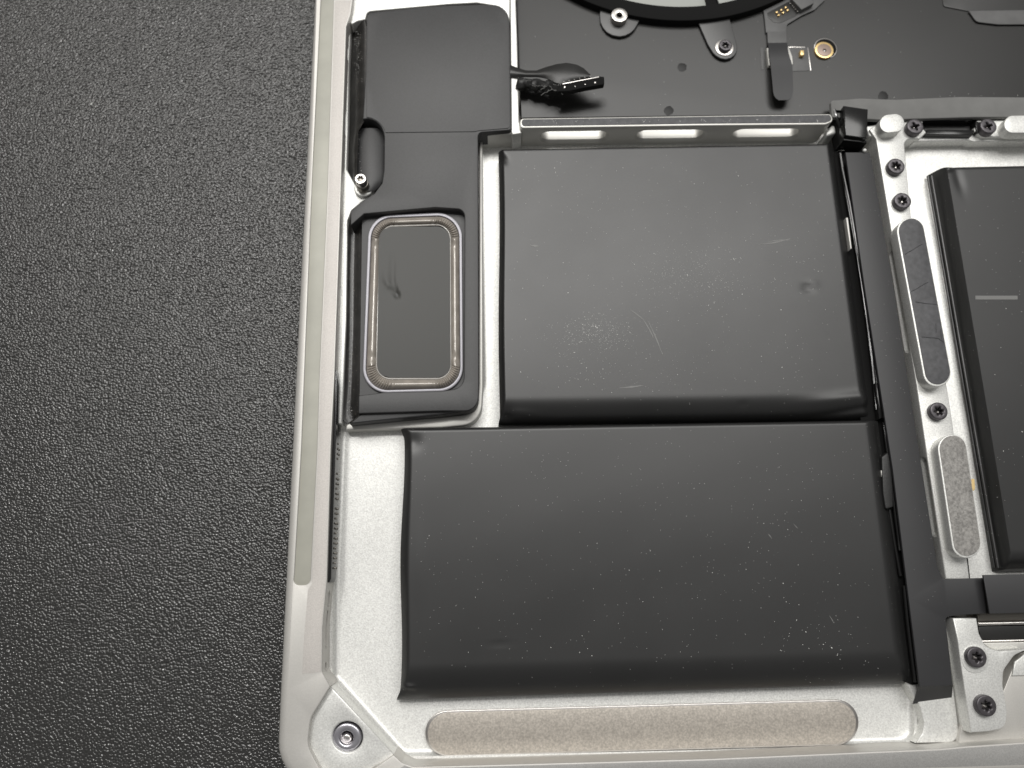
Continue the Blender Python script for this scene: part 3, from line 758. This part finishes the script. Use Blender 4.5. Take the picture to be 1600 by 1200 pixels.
for k_ in range(16):
    t = random.random(); q0 = P(832 + 42 * t, 131 + 9 * t + random.uniform(-8, 5), .3 + t)
    pts = [q0 + Vector((random.uniform(-.2, .2), random.uniform(-.2, .2), 0)) + Vector((math.cos(k_) * j * .3, math.sin(k_ * 1.7) * j * .16, .08 * math.sin(j))) for j in range(6)]
    build('frayed_thread', tube(pts, .05, 5), M_foam, lap)
pl_ = slab('cable_plug', [(877, 131), (936, 119), (944, 119.5, 2), (944.5, 131.5, 2), (912, 137), (890, 142), (868, 143)], 1.6, .5, M_black, lap, b=.12)
slab('plug_highlight', [(879, 130.2), (936, 119.2), (936.2, 120.4), (879.2, 131.6)], 1.66, 1.4, M_steel, pl_, b=.02)  # bright sliver stands in for the highlight along the plug's top edge
bm = bmesh.new()
for i in range(4):
    t = i / 3.2; x, y = 882 + 52 * t + random.uniform(-1, 1), 138 - 10 * t + random.uniform(-2, 1.5)
    c = P(x, y, 1.62); bmesh.ops.create_cube(bm, size=random.uniform(.08, .26), matrix=Matrix.Translation(c))
build('plug_contact', bm, M_steel, pl_)
bm = bmesh.new()
for i in range(6):
    t = i / 5; c = P(881 + 41 * t, 127.5 - 8.5 * t, 1.60); bmesh.ops.create_cube(bm, size=.09, matrix=Matrix.Translation(c))
build('solder_dot', bm, M_mach, pl_)

# flex connector --------------------------------------------------------
fx = slab('flex_circuit', [(1193, 16), (1224, 1), (1240, -30), (1300, -30), (1289, 0), (1273, 15), (1253, 24), (1230, 38, 5), (1228, 50), (1197, 51), (1195, 30)], -2.55, -2.9, M_flex, lap, b=.05)
slab('component_bay', [(1199, 20), (1231, 3), (1237, 4), (1248, 19), (1244, 25), (1219, 36, 4), (1209, 35, 4), (1200, 27)], -2.5, -2.6, M_film, fx, b=.02)
for x, y in ((1214, 18.5), (1221, 15), (1228, 11), (1217, 23), (1224, 19.2), (1231, 15.2)):
    o_ = slab('contact', [(x - 2, y - .6), (x + .8, y - 2), (x + 2, y + .6), (x - .8, y + 2)], -2.15, -2.55, M_gold, fx, b=.08)
for i in range(5):
    x, y = 1235.5 + 2.75 * i, 5 + 2.9 * i
    slab('solder_pad', [(x - 1.4, y - .4), (x + .4, y - 1.3), (x + 1.4, y + .4), (x - .4, y + 1.3)], -2.3, -2.55, M_steel, fx, b=.06)
slab('flex_plug', [(1237, -2), (1252.5, 15), (1271.5, 5), (1262, -30), (1240, -30)], -1.5, -2.6, M_flex, fx, b=.08)
slab('flex_stripe', [(1199, 49.5), (1228.5, 49), (1229.5, 68), (1200, 69)], -2.42, -2.9, M_flex, fx, b=.04)
slab('bay_window', [(1232, 74), (1262, 73.5), (1267.5, 110), (1236, 111.5)], -2.93, -3.02, M_flex, film, b=.02)
slab('bay_edge', [(1232, 72.6), (1258, 72.8), (1258, 74.2), (1232, 74)], -2.9, -3.02, M_steel, film, b=.01)
slab('bay_edge', [(1261.6, 74), (1263, 74), (1267.6, 110), (1266.4, 110)], -2.9, -3.02, M_steel, film, b=.01)
slab('capacitor', [(1250.5, 78), (1256.5, 78), (1256.8, 86), (1250.8, 86)], -2.2, -2.93, M_gold, lap, b=.1)
slab('connector_cage', [(1198, 74.5), (1233, 74), (1238.5, 88), (1239.5, 100), (1236, 102), (1201, 102)], -2.1, -2.93, M_mach, lap, b=.15)
slab('cage_trim', [(1188, 74), (1193, 74), (1194, 108), (1190, 109)], -2.93, -3.02, M_flex, film, b=.02)
rows = []; bm = bmesh.new()
pr = [(1200, 1230, 67, -2.38), (1200.5, 1230.5, 71, -2.1), (1201, 1231, 76, -1.75), (1201.5, 1232.5, 84, -1.5), (1202.5, 1234.5, 91, -1.4), (1204, 1237, 98, -1.4), (1205, 1238.5, 110, -1.3), (1207, 1239, 130, -1.15), (1208, 1239.5, 142, -1.1),
      (1209.5, 1238.5, 149, -1.1), (1212.5, 1236, 153.5, -1.1), (1217, 1232, 156.5, -1.1)]
for xl, xr, y, z in pr: rows.append([P(xl + (xr - xl) * j / 6, y - .4 * j / 6, z) for j in range(7)])
strip(bm, rows, .14); build('pull_tab', bm, M_strap, fx)

# ------------------------------------------------------------------ tan pad at the bottom
pad = slab('trim_ring', capsule(700, 1146, 1306, 1129, 36), -5.0, -5.35, M_steel, lap, b=.12, raw=True)
slab('tan_pad', capsule(701, 1146.5, 1305, 1129.5, 33), -4.93, -5.1, M_tan, pad, b=.06, raw=True)

# ------------------------------------------------------------------ dust, lint and scuffs
def dust(parent, specs, zfun):
    bm = bmesh.new()
    for (x, y, s_) in specs:
        c = P(x, y, zfun(x, y)); n = random.choice((3, 4, 5)); st = random.uniform(1, 2.2) if random.random() < .3 else 1; a0 = random.uniform(0, 6.28)
        vs = []
        for i in range(n):
            a = 2 * math.pi * i / n; u = math.cos(a) * s_ * st; v = math.sin(a) * s_ * random.uniform(.6, 1)
            vs.append(bm.verts.new(c + Vector((u * math.cos(a0) - v * math.sin(a0), u * math.sin(a0) + v * math.cos(a0), 0))))
        t = bm.verts.new(c + Vector((0, 0, s_ * .6)))
        for i in range(n): bm.faces.new((vs[i], vs[(i + 1) % n], t))
    o = build('dust', bm, M_dust, parent); o['kind'] = 'stuff'; return o
def inside(x0, x1, y0, y1, n, s0=.03, s1=.08): return [(random.uniform(x0, x1), random.uniform(y0, y1), random.uniform(s0, s1)) for _ in range(n)]
def blob(cx, cy, sx, sy, n, s0=.03, s1=.075): return [(random.gauss(cx, sx), random.gauss(cy, sy), random.uniform(s0, s1)) for _ in range(n)]
sp1 = inside(800, 1290, 260, 600, 130) + blob(925, 515, 28, 12, 60) + blob(935, 560, 45, 35, 60) + blob(1080, 430, 55, 30, 90) + blob(1210, 440, 60, 50, 40) + blob(1080, 600, 160, 22, 50) + [(933, 512, .16), (931, 510, .12), (936, 509, .08), (912, 519, .09), (905, 516, .07), (948, 505, .07), (920, 499, .07), (1118, 332, .06), (1157, 575, .06)]
sp1 += blob(930, 520, 30, 16, 420, .02, .055) + blob(1080, 430, 46, 24, 420, .02, .048) + blob(1000, 570, 110, 40, 200, .018, .042) + blob(1020, 380, 120, 50, 120, .018, .042)
sp1 = [p for p in sp1 if 795 < p[0] < 1330 and 250 < p[1] < 630]
dust(c1, sp1, lambda x, y: -1.0 + ex1(x, y) - (2.9 * max(0, (y - 610) / 42) ** 2 if y > 600 else 0) + .03)
sp2 = inside(650, 1370, 690, 1010, 300, .02, .05) + blob(1200, 860, 90, 60, 60) + blob(1290, 1000, 60, 30, 30) + [(p[0], p[1], p[2]) for p in inside(660, 1390, 1010, 1030, 20)]
sp2 = [p for p in sp2 if p[0] < 1355 + (p[1] - 690) * .12]
dust(c2, sp2, lambda x, y: -1.0 + ex2(x, y) + .03)
dust(c3, inside(1535, 1640, 300, 800, 40), lambda x, y: -1.0 + ex3(x, y) + .05)
dust(spk, [(random.gauss(559, 3), random.uniform(48, 275), random.uniform(.02, .06)) for _ in range(260)] + [(random.uniform(538, 552), random.uniform(625, 660), random.uniform(.02, .05)) for _ in range(40)],
     lambda x, y: (-4.2 + 3.2 * math.sin(max(0, min(1, (x - 547) / 26)) * math.pi / 2) + .02) if y < 300 else -3.5)
dust(film, inside(830, 1600, 20, 170, 60, .015, .04) + blob(1480, 150, 60, 3, 20), lambda x, y: -2.98)
dust(strap, [(1340 + (y - 250) * .152 + random.uniform(-12, 28), y, random.uniform(.015, .04)) for y in [random.uniform(250, 1050) for _ in range(60)]], lambda x, y: -.74)
dust(bar, [(random.uniform(820, 1290), random.uniform(186, 193), random.uniform(.03, .08)) for _ in range(60)], lambda x, y: .08)
dust(table, [(248, 12, .12), (306, 136, .1), (143, 162, .14), (119, 191, .1), (301, 176, .09), (250, 35, .07), (457, 128, .09)] + inside(0, 430, 0, 1100, 60, .03, .06), lambda x, y: TZ + .08)

def scuff(parent, segs, zfun, m=None, name='scuff'):
    for (x0, y0, x1, y1, wpx) in segs:
        bm = bmesh.new()
        n = 8; g = []
        bend = random.uniform(-.05, .05) if wpx < 5 else 0
        for i in range(n + 1):
            t = i / n; x = x0 + (x1 - x0) * t; y = y0 + (y1 - y0) * t
            nx, ny = -(y1 - y0), (x1 - x0); ln = math.hypot(nx, ny); nx /= ln; ny /= ln
            off = bend * ln * math.sin(math.pi * t); w_ = (wpx * math.sin(math.pi * min(1, max(.08, t))) * random.uniform(.4, 1) / 2 + .1) if wpx < 5 else wpx / 2
            g.append([P(x + nx * (off + s_ * w_), y + ny * (off + s_ * w_), zfun(x, y)) for s_ in (-1, 1)])
        vv = [[bm.verts.new(p) for p in r] for r in g]
        for a, b in zip(vv, vv[1:]): bm.faces.new((a[0], a[1], b[1], b[0]))
        for f in bm.faces:
            f.normal_update()
            if f.normal.z < 0: f.normal_flip()
        build(name, bm, m or M_scuff, parent)
z1 = lambda x, y: -1.0 + ex1(x, y) + .025
z2 = lambda x, y: -1.0 + ex2(x, y) + .025
z3 = lambda x, y: -1.0 + ex3(x, y) + .04
scuff(c1, [(1184, 382, 1238, 372, 2.2), (1200, 378, 1240, 376, 1.6), (985, 484, 1006, 500, 2.6), (1004, 498, 1022, 530, 2.2), (1012, 500, 1036, 556, 2.0), (968, 606, 1005, 602, 4), (830, 384, 842, 385, 4), (1195, 381, 1215, 379, 2)], z1)
scuff(c2, [(1200, 834, 1206, 842, 1.5), (1296, 962, 1303, 974, 1.3), (1240, 818, 1247, 826, 1.2)], z2)
scuff(c3, [(1524, 465, 1590, 465, 6)], z3)
0 and scuff(film, [(956, 178, 968, 128, 15), (967, 128, 985, 98, 12), (985, 98, 1022, 60, 8)], lambda x, y: -2.985, M_streak)
